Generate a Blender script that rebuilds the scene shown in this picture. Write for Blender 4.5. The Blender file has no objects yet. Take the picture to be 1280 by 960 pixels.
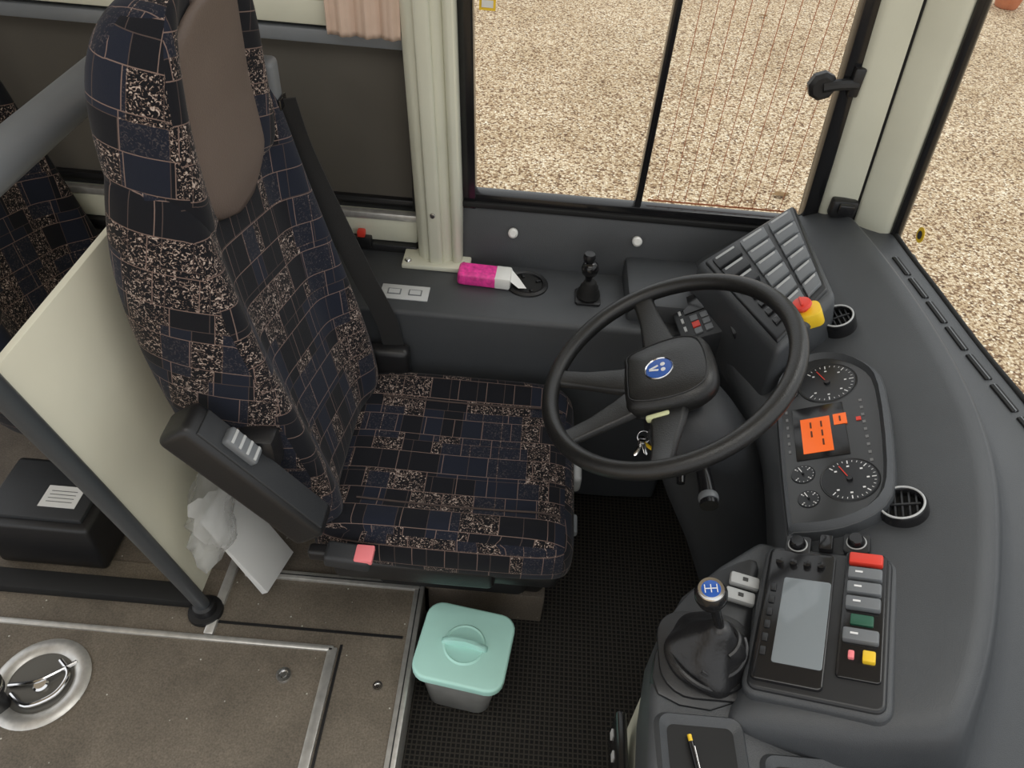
import bpy, bmesh, math, random
from mathutils import Vector as V, Matrix as M
from mathutils.bvhtree import BVHTree
random.seed(4)
SC=bpy.context.scene
COL=SC.collection

# ---------------------------------------------------------------- materials
def newmat(n):
    m=bpy.data.materials.new(n); m.use_nodes=True
    nt=m.node_tree; b=nt.nodes["Principled BSDF"]
    return m,nt,b
def plastic(n,c,rough=.5,metal=0,bs=0,bstr=.1,var=.0,vs=20,emit=None,es=1,coat=0,trans=0,alpha=1):
    m,nt,b=newmat(n)
    b.inputs["Base Color"].default_value=(*c,1); b.inputs["Roughness"].default_value=rough
    b.inputs["Metallic"].default_value=metal
    if coat: b.inputs["Coat Weight"].default_value=coat
    if trans: b.inputs["Transmission Weight"].default_value=trans
    if alpha<1: b.inputs["Alpha"].default_value=alpha
    tc=nt.nodes.new("ShaderNodeTexCoord")
    if var>0:
        no=nt.nodes.new("ShaderNodeTexNoise"); no.inputs["Scale"].default_value=vs; no.inputs["Detail"].default_value=5
        nt.links.new(tc.outputs["Object"],no.inputs["Vector"])
        mx=nt.nodes.new("ShaderNodeValToRGB")
        mx.color_ramp.elements[0].position=.3; mx.color_ramp.elements[1].position=.7
        mx.color_ramp.elements[0].color=(*[x*(1-var) for x in c],1)
        mx.color_ramp.elements[1].color=(*[min(1,x*(1+var)) for x in c],1)
        nt.links.new(no.outputs["Fac"],mx.inputs[0]); nt.links.new(mx.outputs[0],b.inputs["Base Color"])
    if bs:
        no=nt.nodes.new("ShaderNodeTexNoise"); no.inputs["Scale"].default_value=bs; no.inputs["Detail"].default_value=3
        nt.links.new(tc.outputs["Object"],no.inputs["Vector"])
        bp=nt.nodes.new("ShaderNodeBump"); bp.inputs["Strength"].default_value=bstr; bp.inputs["Distance"].default_value=.002
        nt.links.new(no.outputs["Fac"],bp.inputs["Height"]); nt.links.new(bp.outputs[0],b.inputs["Normal"])
    if emit:
        b.inputs["Emission Color"].default_value=(*emit,1); b.inputs["Emission Strength"].default_value=es
    return m
def fabric_mat(n,rot=0.0,sc=1.0):
    m,nt,b=newmat(n); N=nt.nodes.new; L=nt.links.new
    b.inputs["Roughness"].default_value=.9
    b.inputs["Sheen Weight"].default_value=.06
    b.inputs["Specular IOR Level"].default_value=.25
    uv=N("ShaderNodeUVMap"); mp=N("ShaderNodeMapping"); mp.inputs["Rotation"].default_value=(0,0,rot); mp.inputs["Scale"].default_value=(sc,sc,sc)
    L(uv.outputs[0],mp.inputs[0])
    def brick(w,h,off,sq,sf,mort,loc):
        m2=N("ShaderNodeMapping"); m2.inputs["Location"].default_value=loc; L(mp.outputs[0],m2.inputs[0])
        t=N("ShaderNodeTexBrick"); t.offset=off; t.squash=sq; t.squash_frequency=sf; t.offset_frequency=2
        t.inputs["Color1"].default_value=(0,0,0,1); t.inputs["Color2"].default_value=(1,1,1,1); t.inputs["Mortar"].default_value=(0,0,0,1)
        t.inputs["Scale"].default_value=1; t.inputs["Mortar Size"].default_value=mort; t.inputs["Mortar Smooth"].default_value=.1
        t.inputs["Brick Width"].default_value=w; t.inputs["Row Height"].default_value=h
        L(m2.outputs[0],t.inputs["Vector"]); return t
    A=brick(.066,.054,.37,1.5,3,.0008,(5,5,0)); B=brick(.046,.098,.6,1.4,2,.0007,(7.02,3.01,0))
    def math_(op,a,bv):
        q=N("ShaderNodeMath"); q.operation=op
        for i,x in enumerate((a,bv)):
            if hasattr(x,"links") : L(x,q.inputs[i])
            else: q.inputs[i].default_value=x
        return q.outputs[0]
    pa=math_('GREATER_THAN',A.outputs["Color"],.52); pb=math_('GREATER_THAN',B.outputs["Color"],.60)
    no=N("ShaderNodeTexNoise"); no.inputs["Scale"].default_value=135; no.inputs["Detail"].default_value=2; no.inputs["Distortion"].default_value=2.2
    L(mp.outputs[0],no.inputs["Vector"])
    rp=N("ShaderNodeValToRGB"); e=rp.color_ramp.elements
    e[0].position=.54; e[0].color=(.004,.004,.006,1); e[1].position=.565; e[1].color=(.085,.055,.045,1)
    x=e.new(.61); x.color=(.26,.195,.165,1); x=e.new(.67); x.color=(.48,.40,.35,1)
    L(no.outputs["Fac"],rp.inputs[0])
    mixf=math_('MULTIPLY',pa,math_('SUBTRACT',1.0,math_('MULTIPLY',pb,.9)))
    base=N("ShaderNodeMix"); base.data_type='RGBA'; L(pb,base.inputs[0]); base.inputs[6].default_value=(.0055,.006,.009,1); base.inputs[7].default_value=(.010,.013,.024,1)
    c1=N("ShaderNodeMix"); c1.data_type='RGBA'; L(mixf,c1.inputs[0]); L(base.outputs[2],c1.inputs[6]); L(rp.outputs[0],c1.inputs[7])
    ln=math_('MAXIMUM',A.outputs["Fac"],math_('MULTIPLY',B.outputs["Fac"],.35))
    c2=N("ShaderNodeMix"); c2.data_type='RGBA'; L(math_('MULTIPLY',ln,.75),c2.inputs[0]); L(c1.outputs[2],c2.inputs[6]); c2.inputs[7].default_value=(.24,.165,.14,1)
    L(c2.outputs[2],b.inputs["Base Color"])
    n2=N("ShaderNodeTexNoise"); n2.inputs["Scale"].default_value=900; L(mp.outputs[0],n2.inputs["Vector"])
    bp=N("ShaderNodeBump"); bp.inputs["Strength"].default_value=.25; bp.inputs["Distance"].default_value=.001
    L(n2.outputs["Fac"],bp.inputs["Height"]); L(bp.outputs[0],b.inputs["Normal"])
    return m
def gravel_mat():
    m,nt,b=newmat("gravel"); N=nt.nodes.new; L=nt.links.new
    tc=N("ShaderNodeTexCoord")
    v=N("ShaderNodeTexVoronoi"); v.inputs["Scale"].default_value=62; L(tc.outputs["Object"],v.inputs["Vector"])
    sep=N("ShaderNodeSeparateColor"); L(v.outputs["Color"],sep.inputs[0])
    rp=N("ShaderNodeValToRGB"); e=rp.color_ramp.elements
    e[0].position=0; e[0].color=(.13,.07,.035,1); e[1].position=1; e[1].color=(.98,.91,.74,1)
    for p_,c_ in ((.15,(.29,.18,.10)),(.35,(.58,.43,.26)),(.6,(.73,.59,.40)),(.85,(.85,.72,.52))):
        x=e.new(p_); x.color=(*c_,1)
    L(sep.outputs[0],rp.inputs[0])
    no=N("ShaderNodeTexNoise"); no.inputs["Scale"].default_value=1.3; no.inputs["Detail"].default_value=6; L(tc.outputs["Object"],no.inputs["Vector"])
    r2=N("ShaderNodeValToRGB"); r2.color_ramp.elements[0].color=(.80,.76,.70,1); r2.color_ramp.elements[1].color=(1,1,1,1)
    r2.color_ramp.elements[0].position=.3; r2.color_ramp.elements[1].position=.65
    L(no.outputs["Fac"],r2.inputs[0])
    mx=N("ShaderNodeMix"); mx.data_type='RGBA'; mx.blend_type='MULTIPLY'; mx.inputs[0].default_value=1
    L(rp.outputs[0],mx.inputs[6]); L(r2.outputs[0],mx.inputs[7])
    r3=N("ShaderNodeValToRGB"); r3.color_ramp.elements[0].position=.40; r3.color_ramp.elements[0].color=(1,1,1,1)
    r3.color_ramp.elements[1].position=.80; r3.color_ramp.elements[1].color=(.5,.42,.34,1)
    L(v.outputs["Distance"],r3.inputs[0])
    m3=N("ShaderNodeMix"); m3.data_type='RGBA'; m3.blend_type='MULTIPLY'; m3.inputs[0].default_value=1
    L(mx.outputs[2],m3.inputs[6]); L(r3.outputs[0],m3.inputs[7]); L(m3.outputs[2],b.inputs["Base Color"])
    b.inputs["Roughness"].default_value=.9
    bp=N("ShaderNodeBump"); bp.inputs["Strength"].default_value=.5; bp.inputs["Distance"].default_value=.008; bp.invert=True
    L(v.outputs["Distance"],bp.inputs["Height"]); L(bp.outputs[0],b.inputs["Normal"])
    return m
def floor_mat(n,c,spk):
    m,nt,b=newmat(n); N=nt.nodes.new; L=nt.links.new
    tc=N("ShaderNodeTexCoord")
    no=N("ShaderNodeTexNoise"); no.inputs["Scale"].default_value=7; no.inputs["Detail"].default_value=7; no.inputs["Roughness"].default_value=.65; L(tc.outputs["Object"],no.inputs["Vector"])
    rp=N("ShaderNodeValToRGB"); e=rp.color_ramp.elements
    e[0].position=.3; e[0].color=(*[x*.75 for x in c],1); e[1].position=.72; e[1].color=(*[x*1.3 for x in c],1)
    L(no.outputs["Fac"],rp.inputs[0])
    v=N("ShaderNodeTexVoronoi"); v.inputs["Scale"].default_value=60; L(tc.outputs["Object"],v.inputs["Vector"])
    sp=N("ShaderNodeValToRGB"); sp.color_ramp.elements[0].position=.08; sp.color_ramp.elements[0].color=(1,1,1,1); sp.color_ramp.elements[1].position=.13; sp.color_ramp.elements[1].color=(0,0,0,1)
    L(v.outputs["Distance"],sp.inputs[0])
    s2=N("ShaderNodeSeparateColor"); L(v.outputs["Color"],s2.inputs[0])
    g=N("ShaderNodeMath"); g.operation='GREATER_THAN'; g.inputs[1].default_value=.86; L(s2.outputs[0],g.inputs[0])
    mm=N("ShaderNodeMath"); mm.operation='MULTIPLY'; L(sp.outputs[0],mm.inputs[0]); L(g.outputs[0],mm.inputs[1])
    mx=N("ShaderNodeMix"); mx.data_type='RGBA'; L(mm.outputs[0],mx.inputs[0]); L(rp.outputs[0],mx.inputs[6]); mx.inputs[7].default_value=(*spk,1)
    n3=N("ShaderNodeTexNoise"); n3.inputs["Scale"].default_value=260; L(tc.outputs["Object"],n3.inputs["Vector"])
    m4=N("ShaderNodeMix"); m4.data_type='RGBA'; m4.blend_type='OVERLAY'; m4.inputs[0].default_value=.6
    L(mx.outputs[2],m4.inputs[6]); L(n3.outputs["Fac"],m4.inputs[7])
    L(m4.outputs[2],b.inputs["Base Color"]); b.inputs["Roughness"].default_value=.6
    return m
def mat_grid(n):
    m,nt,b=newmat(n); N=nt.nodes.new; L=nt.links.new
    tc=N("ShaderNodeTexCoord")
    t=N("ShaderNodeTexBrick"); t.offset=0; t.inputs["Scale"].default_value=1; t.inputs["Brick Width"].default_value=.011; t.inputs["Row Height"].default_value=.011
    t.inputs["Mortar Size"].default_value=.0022; t.inputs["Mortar Smooth"].default_value=.4
    t.inputs["Color1"].default_value=(.006,.006,.006,1); t.inputs["Color2"].default_value=(.011,.010,.009,1); t.inputs["Mortar"].default_value=(.044,.039,.032,1)
    L(tc.outputs["Object"],t.inputs["Vector"])
    L(t.outputs["Color"],b.inputs["Base Color"]); b.inputs["Roughness"].default_value=.75
    b.inputs["Specular IOR Level"].default_value=.3
    bp=N("ShaderNodeBump"); bp.inputs["Strength"].default_value=.8; bp.inputs["Distance"].default_value=.003
    L(t.outputs["Fac"],bp.inputs["Height"]); L(bp.outputs[0],b.inputs["Normal"])
    return m
def glass_mat(n,tint=(.97,.98,.97),g=.04):
    m=bpy.data.materials.new(n); m.use_nodes=True; nt=m.node_tree; nt.nodes.clear(); N=nt.nodes.new
    o=N("ShaderNodeOutputMaterial"); mx=N("ShaderNodeMixShader"); t=N("ShaderNodeBsdfTransparent"); gl=N("ShaderNodeBsdfGlossy")
    t.inputs[0].default_value=(*tint,1); gl.inputs["Roughness"].default_value=.02; mx.inputs[0].default_value=g
    nt.links.new(t.outputs[0],mx.inputs[1]); nt.links.new(gl.outputs[0],mx.inputs[2]); nt.links.new(mx.outputs[0],o.inputs[0])
    return m

DASH=plastic("dash_plastic",(.053,.057,.062),.42,bs=700,bstr=.35,var=.06,vs=8)
DASH2=plastic("dash_plastic_dark",(.025,.027,.030),.5,bs=700,bstr=.3)
BLK=plastic("black_plastic",(.011,.011,.012),.4,bs=500,bstr=.15)
BLKG=plastic("black_gloss",(.010,.010,.011),.18)
BLKS=plastic("black_satin_panel",(.016,.017,.019),.35)
RUB=plastic("black_rubber",(.007,.007,.007),.75)
LEA=plastic("wheel_leather",(.013,.013,.013),.34,bs=420,bstr=.3)
BOOT=plastic("boot_leather",(.012,.012,.013),.36,bs=220,bstr=.3)
CREAM=plastic("cream_trim",(.66,.66,.54),.4,bs=250,bstr=.12,var=.05,vs=5)
CREAMB=plastic("cream_board",(.76,.74,.60),.55,var=.05,vs=4)
GREYM=plastic("grey_rail_paint",(.20,.215,.23),.4,var=.08,vs=6)
ALU=plastic("aluminium",(.66,.65,.62),.38,metal=.7,var=.12,vs=60)
CHROME=plastic("chrome",(.75,.75,.75),.15,metal=1)
BROWN=plastic("brown_leather",(.120,.090,.075),.55,bs=350,bstr=.3,var=.08,vs=3)
FAB=fabric_mat("seat_fabric",.22); FABC=fabric_mat("seat_fabric_cushion",0.0)
FLO=floor_mat("floor_speckle",(.180,.152,.118),(.65,.65,.58))
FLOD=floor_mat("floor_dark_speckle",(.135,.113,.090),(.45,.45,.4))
MAT=mat_grid("rubber_mat_grid")
GLASS=glass_mat("window_glass"); 
TEAL=plastic("mint_plastic",(.50,.85,.76),.4,var=.04,vs=10)
TEALM=plastic("mint_plastic_handle",(.44,.78,.70),.4)
BOXB=plastic("smoky_tub_plastic",(.26,.26,.25),.3,var=.15,vs=20)
BLIND=plastic("blind_fabric",(.10,.090,.075),.9,var=.12,vs=3)
BEIGE=plastic("curtain_beige",(.66,.50,.40),.9,var=.06,vs=20)
CEIL=plastic("ceiling_cream",(.62,.61,.56),.7,var=.04,vs=4)
WHITE=plastic("white_plastic",(.75,.75,.72),.45)
PAPER=plastic("paper",(.80,.80,.78),.7)
GREYS=plastic("grey_switch",(.15,.16,.17),.45)
GREYL=plastic("light_grey_switch",(.40,.41,.41),.45)
RED=plastic("red_plastic",(.72,.05,.03),.4); REDP=plastic("buckle_pink_red",(.90,.24,.26),.4)
YEL=plastic("yellow_plastic",(.85,.56,.03),.4); GRN=plastic("green_plastic",(.02,.10,.06),.4)
PINK=plastic("pink_packet",(.82,.05,.32),.4,var=.3,vs=90)
BLUE=plastic("blue_enamel",(.02,.09,.38),.25)
ORG=plastic("orange_display",(.55,.10,.01),.3,emit=(1,.13,.005),es=.45)
ORGD=plastic("orange_display_marks",(.10,.02,.0),.4)
SCR=plastic("grey_screen",(.20,.225,.24),.12)
DIAL=plastic("dial_face",(.034,.035,.036),.25)
TICK=plastic("white_marking",(.75,.75,.75),.5)
DIM=plastic("dim_marking",(.16,.16,.16),.5)
LABEL=plastic("label_grey",(.48,.49,.49),.5)
LINE=plastic("dark_marking",(.03,.03,.03),.6)
BELT=plastic("belt_webbing",(.020,.020,.020),.6,bs=900,bstr=.4)
WIRE=plastic("heater_wire",(.42,.13,.05),.5)
TERRA=plastic("terracotta",(.55,.20,.10),.8,var=.1,vs=10)
LEAF=plastic("dry_leaf",(.22,.13,.05),.8,var=.2,vs=30)

# ---------------------------------------------------------------- mesh helpers
def empty(n,loc=(0,0,0)):
    e=bpy.data.objects.new(n,None); COL.objects.link(e); e.empty_display_size=.05; e.location=loc; return e
def place(ob,parent,mtx):
    COL.objects.link(ob)
    if parent is not None:
        ob.parent=parent
        if mtx is not None: ob.matrix_basis=M.Translation(-V(parent.location))@mtx
        else: ob.matrix_basis=M.Translation(-V(parent.location))
    elif mtx is not None: ob.matrix_basis=mtx
def mk(n,vs,fs,mat,parent=None,mtx=None,sharp=35,bevel=0,seg=2,sub=0,fix=True):
    me=bpy.data.meshes.new(n); me.from_pydata([tuple(v) for v in vs],[],fs)
    bm=bmesh.new(); bm.from_mesh(me)
    if fix: bmesh.ops.recalc_face_normals(bm,faces=bm.faces)
    if bevel>0:
        es=[e for e in bm.edges if len(e.link_faces)==2 and e.calc_face_angle(0)>math.radians(30)]
        bmesh.ops.bevel(bm,geom=es,offset=bevel,segments=seg,profile=.5,affect='EDGES',clamp_overlap=True)
    bm.to_mesh(me); bm.free()
    for p in me.polygons: p.use_smooth=True
    if sub==0: me.set_sharp_from_angle(angle=math.radians(sharp))
    ms=mat if isinstance(mat,(list,tuple)) else [mat]
    for q in ms: me.materials.append(q)
    ob=bpy.data.objects.new(n,me); place(ob,parent,mtx)
    if sub:
        s=ob.modifiers.new("s","SUBSURF"); s.levels=sub; s.render_levels=sub
    return ob
def box(n,c,s,mat,parent=None,mtx=None,bevel=.003,rz=0,seg=2):
    x,y,z=[q/2 for q in s]; R=M.Rotation(rz,3,'Z')
    vs=[R@V((a*x,b*y,d*z))+V(c) for a in(-1,1) for b in(-1,1) for d in(-1,1)]
    fs=[(0,1,3,2),(4,6,7,5),(0,4,5,1),(2,3,7,6),(0,2,6,4),(1,5,7,3)]
    return mk(n,vs,fs,mat,parent,mtx,bevel=bevel,seg=seg)
def prism(n,pts,z0,z1,mat,parent=None,mtx=None,bevel=.003,seg=2,top=None):
    k=len(pts); t=top or pts
    vs=[(p[0],p[1],z0) for p in pts]+[(p[0],p[1],z1) for p in t]
    fs=[tuple(range(k))[::-1],tuple(range(k,2*k))]+[(i,(i+1)%k,(i+1)%k+k,i+k) for i in range(k)]
    return mk(n,vs,fs,mat,parent,mtx,bevel=bevel,seg=seg)
def hexa(n,low,high,mat,parent=None,bevel=.003,seg=2):
    k=len(low); vs=list(low)+list(high)
    fs=[tuple(range(k))[::-1],tuple(range(k,2*k))]+[(i,(i+1)%k,(i+1)%k+k,i+k) for i in range(k)]
    return mk(n,vs,fs,mat,parent,None,bevel=bevel,seg=seg)
def rrect(cx,cy,w,h,r,rot=0,n=5):
    o=[]
    for (sx,sy,a0) in((1,1,0),(-1,1,90),(-1,-1,180),(1,-1,270)):
        for i in range(n+1):
            a=math.radians(a0+90*i/n); o.append((sx*(w/2-r)+r*math.cos(a),sy*(h/2-r)+r*math.sin(a)))
    c,s=math.cos(rot),math.sin(rot)
    return [(cx+x*c-y*s,cy+x*s+y*c) for x,y in o]
def lathe(n,prof,mat,parent=None,mtx=None,seg=32,sharp=40,wav=None,sub=0):
    vs=[];fs=[]
    for j,(r,z) in enumerate(prof):
        for i in range(seg):
            a=2*math.pi*i/seg; rr=r*(1+(wav(a,j) if wav else 0)); vs.append((rr*math.cos(a),rr*math.sin(a),z))
    for j in range(len(prof)-1):
        for i in range(seg):
            a=j*seg+i;b=j*seg+(i+1)%seg; fs.append((a,b,b+seg,a+seg))
    if prof[0][0]>1e-6: fs.append(tuple(range(seg))[::-1])
    if prof[-1][0]>1e-6: fs.append(tuple((len(prof)-1)*seg+i for i in range(seg)))
    return mk(n,vs,fs,mat,parent,mtx,sharp=sharp,sub=sub)
def smooth_path(pts,k=6,closed=False):
    P=[V(p) for p in pts]; o=[]; n=len(P)
    rng=range(n if closed else n-1)
    for i in rng:
        if closed: a,b,c,d=P[i-1],P[i],P[(i+1)%n],P[(i+2)%n]
        else: a=P[max(i-1,0)];b=P[i];c=P[i+1];d=P[min(i+2,n-1)]
        for j in range(k):
            t=j/k
            o.append(.5*((2*b)+(c-a)*t+(2*a-5*b+4*c-d)*t*t+(3*b-a-3*c+d)*t**3))
    if not closed: o.append(P[-1])
    return o
def tube(n,pts,r,mat,parent=None,mtx=None,closed=False,seg=12,k=6,sm=True):
    P=smooth_path(pts,k,closed) if sm else [V(p) for p in pts]
    m=len(P); vs=[];fs=[]; up=None
    rf=r if callable(r) else (lambda t:r)
    for i,p in enumerate(P):
        if closed: t=(P[(i+1)%m]-P[i-1]).normalized()
        else: t=(P[min(i+1,m-1)]-P[max(i-1,0)]).normalized()
        if up is None: up=t.orthogonal().normalized()
        up=(up-t*up.dot(t)).normalized(); sd=t.cross(up)
        for j in range(seg):
            a=2*math.pi*j/seg; vs.append(p+(up*math.cos(a)+sd*math.sin(a))*rf(i/max(1,m-1)))
    for i in range(m if closed else m-1):
        for j in range(seg):
            a=i*seg+j;b=i*seg+(j+1)%seg;i2=((i+1)%m)*seg
            fs.append((a,b,i2+(j+1)%seg,i2+j))
    if not closed: fs+= [tuple(range(seg))[::-1],tuple((m-1)*seg+j for j in range(seg))]
    return mk(n,vs,fs,mat,parent,mtx)
def torus(n,R,r,mat,parent=None,mtx=None,seg=64,sq=1.0,s2=14):
    vs=[];fs=[]
    for i in range(seg):
        a=2*math.pi*i/seg
        for j in range(s2):
            b=2*math.pi*j/s2; q=R+r*math.cos(b); vs.append((q*math.cos(a),q*math.sin(a),r*sq*math.sin(b)))
    for i in range(seg):
        for j in range(s2):
            fs.append((i*s2+j,((i+1)%seg)*s2+j,((i+1)%seg)*s2+(j+1)%s2,i*s2+(j+1)%s2))
    return mk(n,vs,fs,mat,parent,mtx,sharp=80)
def ribbon(n,pts,wv,mat,parent=None,th=.0015,k=6):
    P=smooth_path(pts,k); wv=V(wv); vs=[];fs=[]
    for i,p in enumerate(P):
        t=(P[min(i+1,len(P)-1)]-P[max(i-1,0)]).normalized(); w=(wv-t*wv.dot(t)).normalized()*wv.length/2; nn=t.cross(w).normalized()*th
        vs+=[p-w-nn,p+w-nn,p+w+nn,p-w+nn]
    for i in range(len(P)-1):
        for j in range(4):
            fs.append((i*4+j,i*4+(j+1)%4,i*4+4+(j+1)%4,i*4+4+j))
    fs+=[(3,2,1,0),tuple(len(vs)-4+j for j in range(4))]
    return mk(n,vs,fs,mat,parent)
def boxuv(ob):
    me=ob.data; uv=me.uv_layers.new(name="UVMap")
    for p in me.polygons:
        a=[abs(c) for c in p.normal]; k=a.index(max(a))
        for li in p.loop_indices:
            c=me.vertices[me.loops[li].vertex_index].co
            uv.data[li].uv={0:(c.y+3,c.z+3),1:(c.x+3,c.z+7),2:(c.x+5,c.y+5)}[k]
def frame(o,slope,yaw):
    s=math.radians(slope);y=math.radians(yaw)
    up=V((math.cos(s)*math.cos(y),-math.cos(s)*math.sin(y),math.sin(s))); rt=V((-math.sin(y),-math.cos(y),0)); nn=rt.cross(up)
    return M(((rt.x,up.x,nn.x,o[0]),(rt.y,up.y,nn.y,o[1]),(rt.z,up.z,nn.z,o[2]),(0,0,0,1)))
def sweepquad(a,b,c,d,u,v):
    return (a*(1-u)+b*u)*(1-v)+(d*(1-u)+c*u)*v
def quadframe(A,B,C,D):
    """A top-left,B top-right,C bottom-right,D bottom-left (driver's view)"""
    A,B,C,D=map(V,(A,B,C,D)); o=(A+B+C+D)/4; rt=((B-A)+(C-D)).normalized(); up=((A-D)+(B-C)); up=(up-rt*up.dot(rt)).normalized(); nn=rt.cross(up)
    m=M(((rt.x,up.x,nn.x,o.x),(rt.y,up.y,nn.y,o.y),(rt.z,up.z,nn.z,o.z),(0,0,0,1)))
    inv=m.inverted(); return m,[ (inv@q).to_2d() for q in (D,C,B,A)]
def T(x,y,z): return M.Translation((x,y,z))

# ================================================================ OUTSIDE
mk("gravel_ground",[(-30,-30,-1.1),(40,-30,-1.1),(40,45,-1.1),(-30,45,-1.1)],[(0,1,2,3)],gravel_mat())
fp=empty("flower_pot",(6.05,10.9,-1.1))
lathe("pot",[(.0,0),(.12,0),(.14,.02),(.20,.33),(.225,.33),(.23,.40),(.20,.40),(.19,.34),(0,.33)],TERRA,fp,M.Translation((6.05,10.9,-1.1)))
for i,(x,y,s) in enumerate(((1.95,5.3,.07),(3.3,6.6,.06),(2.6,9.6,.06))):
    o=mk("fallen_leaf",[(x-s,y,-1.085),(x-s*.3,y-s*.5,-1.07),(x+s*.5,y-s*.35,-1.08),(x+s,y,-1.06),(x+s*.4,y+s*.5,-1.085),(x-s*.4,y+s*.45,-1.07)],[(0,1,2,3,4,5)],LEAF)

# ================================================================ FLOORS / WALLS
box("floor",(.36,.80,-.02),(1.30,1.72,.04),MAT,bevel=0)
pf=empty("floor_platform")
box("hatch_floor",(-1.09,.30,.06),(1.82,1.30,.12),FLO,pf,bevel=.002)
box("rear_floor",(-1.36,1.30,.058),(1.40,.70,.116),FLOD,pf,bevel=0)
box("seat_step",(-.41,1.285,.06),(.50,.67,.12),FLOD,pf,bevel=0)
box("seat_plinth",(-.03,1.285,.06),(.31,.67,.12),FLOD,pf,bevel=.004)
tr=empty("trim_1")
box("edge_y",(-.391,.948,.123),(.43,.022,.012),ALU,tr,bevel=.003)
box("edge_y_groove",(-.391,.948,.1295),(.43,.003,.001),LINE,tr,bevel=0)
box("edge_x",(-.180,.44,.121),(.024,1.03,.014),ALU,tr,bevel=.003)
box("edge_x_groove",(-.180,.44,.1285),(.003,1.03,.001),LINE,tr,bevel=0)
box("edge_x_riser",(-.1715,.44,.055),(.006,1.03,.12),ALU,tr,bevel=.001)
box("edge_y_mid",(-.42,.815,.121),(.44,.006,.004),BLK,tr,bevel=0)
box("edge_rear",(-.638,.91,.124),(.022,.26,.014),ALU,tr,bevel=.003)
hf=empty("floor_hatch")
box("hatch_panel",(-.98,.34,.121),(1.24,.86,.006),FLO,hf,bevel=.001)
box("rim_x",(-.352,.335,.1235),(.022,.88,.011),ALU,hf,bevel=.003)
box("rim_y",(-.98,.772,.1235),(1.26,.014,.011),ALU,hf,bevel=.003)
box("gap",(-.335,.335,.1205),(.006,.90,.004),BLK,hf,bevel=0)
HX,HY=-.947,.640
lathe("handle_rim",[(.066,0),(.098,0),(.100,.004),(.092,.009),(.074,.009),(.066,.004),(.066,0)],ALU,hf,T(HX,HY,.1235),seg=48)
lathe("handle_dish",[(0,0),(.068,0),(.068,.002),(0,.002)],plastic("dish_grey",(.16,.155,.14),.4,metal=.5),hf,T(HX,HY,.1240),seg=40)
lathe("handle_pivot",[(0,.012),(.012,.012),(.016,.008),(.016,0)],CHROME,hf,T(HX+.005,HY-.005,.125),seg=20)
tube("handle_ring",[(HX-.045,HY-.03,.131),(HX+.0,HY-.052,.135),(HX+.045,HY-.025,.135),(HX+.052,HY+.02,.133),(HX+.02,HY+.05,.131)],.0055,CHROME,hf,seg=10)
tube("handle_bar",[(HX-.06,HY-.012,.13),(HX+.0,HY+.0,.137),(HX+.055,HY+.05,.13)],.005,CHROME,hf,seg=8)
for i,(x,y,r) in enumerate(((-.444,.703,.017),(-.236,.698,.011))):
    lathe("lock_%d"%(i+1),[(0,.003),(r*.35,.003),(r*.4,.001),(r*.55,.001),(r*.6,.005),(r*.95,.005),(r*1.1,0)],CHROME,hf,T(x,y,.1245 if i==0 else .1205),seg=24)
gp=empty("floor_knob",(-1.0,.585,.12))
GX,GY=-1.005,.585
lathe("foot",[(0,.10),(.030,.10),(.036,.092),(.036,.07),(.024,.06),(.022,.0)],BLK,gp,T(GX,GY,.125),seg=28)
torus("collar",.034,.004,CHROME,gp,T(GX,GY,.125+.085),seg=32)

wl=empty("wall_left")
box("lower_wall",(-.55,1.70,.20),(3.2,.10,.95),DASH2,wl,bevel=0)
prism("ledge",[(-.62,1.350),(.30,1.350),(.44,1.36),(.44,1.645),(-.62,1.645)],.02,.65,DASH,wl,bevel=.012,seg=3)
hexa("sill_panel",[(-.16,1.565,.64),(.78,1.565,.64),(.78,1.66,.64),(-.16,1.66,.64)],[(-.16,1.612,.785),(.78,1.612,.805),(.78,1.66,.805),(-.16,1.66,.785)],DASH,wl,bevel=.006)
box("rear_wall_panel",(-1.25,1.66,.40),(2.1,.04,.70),DASH2,wl,bevel=0)
box("rear_sill",(-1.20,1.625,.705),(1.86,.05,.07),CREAM,wl,bevel=.008)
box("rear_sill_lip",(-1.20,1.605,.745),(1.86,.02,.018),ALU,wl,bevel=.003)
box("rear_sill_base",(-1.20,1.61,.655),(1.86,.05,.03),BLK,wl,bevel=.004)
for i,(x,z) in enumerate(((-.03,.735),(.277,.742))):
    lathe("screw_cap_%d"%(i+1),[(0,.018),(.008,.018),(.012,.014),(.012,0)],WHITE,wl,T(x,1.592,z)@M.Rotation(math.radians(68),4,'X'),seg=20)
box("ledge_raised_block",(.36,1.50,.67),(.21,.22,.06),DASH,wl,bevel=.012)

bp_=empty("trim_2")
def pillar(n,sec,z0,z1,lean,mat,parent):
    lo=[(x,y,z0) for x,y in sec]; hi=[(x+lean*(z1-z0),y,z1) for x,y in sec]
    return hexa(n,lo,hi,mat,parent,bevel=.006)
pillar("pillar_body",[(-.262,1.56),(-.245,1.545),(-.185,1.545),(-.168,1.56),(-.168,1.66),(-.262,1.66)],.65,2.25,-.045,CREAM,bp_)
pillar("pillar_rib",[(-.232,1.535),(-.226,1.531),(-.204,1.531),(-.198,1.535),(-.198,1.55),(-.232,1.55)],.66,2.25,-.045,CREAM,bp_)
pillar("pillar_edge",[(-.176,1.55),(-.170,1.54),(-.158,1.54),(-.152,1.55),(-.152,1.64),(-.176,1.64)],.66,2.25,-.045,CREAM,bp_)
box("pillar_foot",(-.215,1.555,.657),(.17,.075,.014),CREAM,bp_,bevel=.004)
for i,x in enumerate((-.285,-.146)):
    lathe("foot_screw_%d"%(i+1),[(0,.006),(.006,.006),(.009,.002),(.009,0)],CHROME,bp_,T(x,1.535,.664),seg=16)
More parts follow.
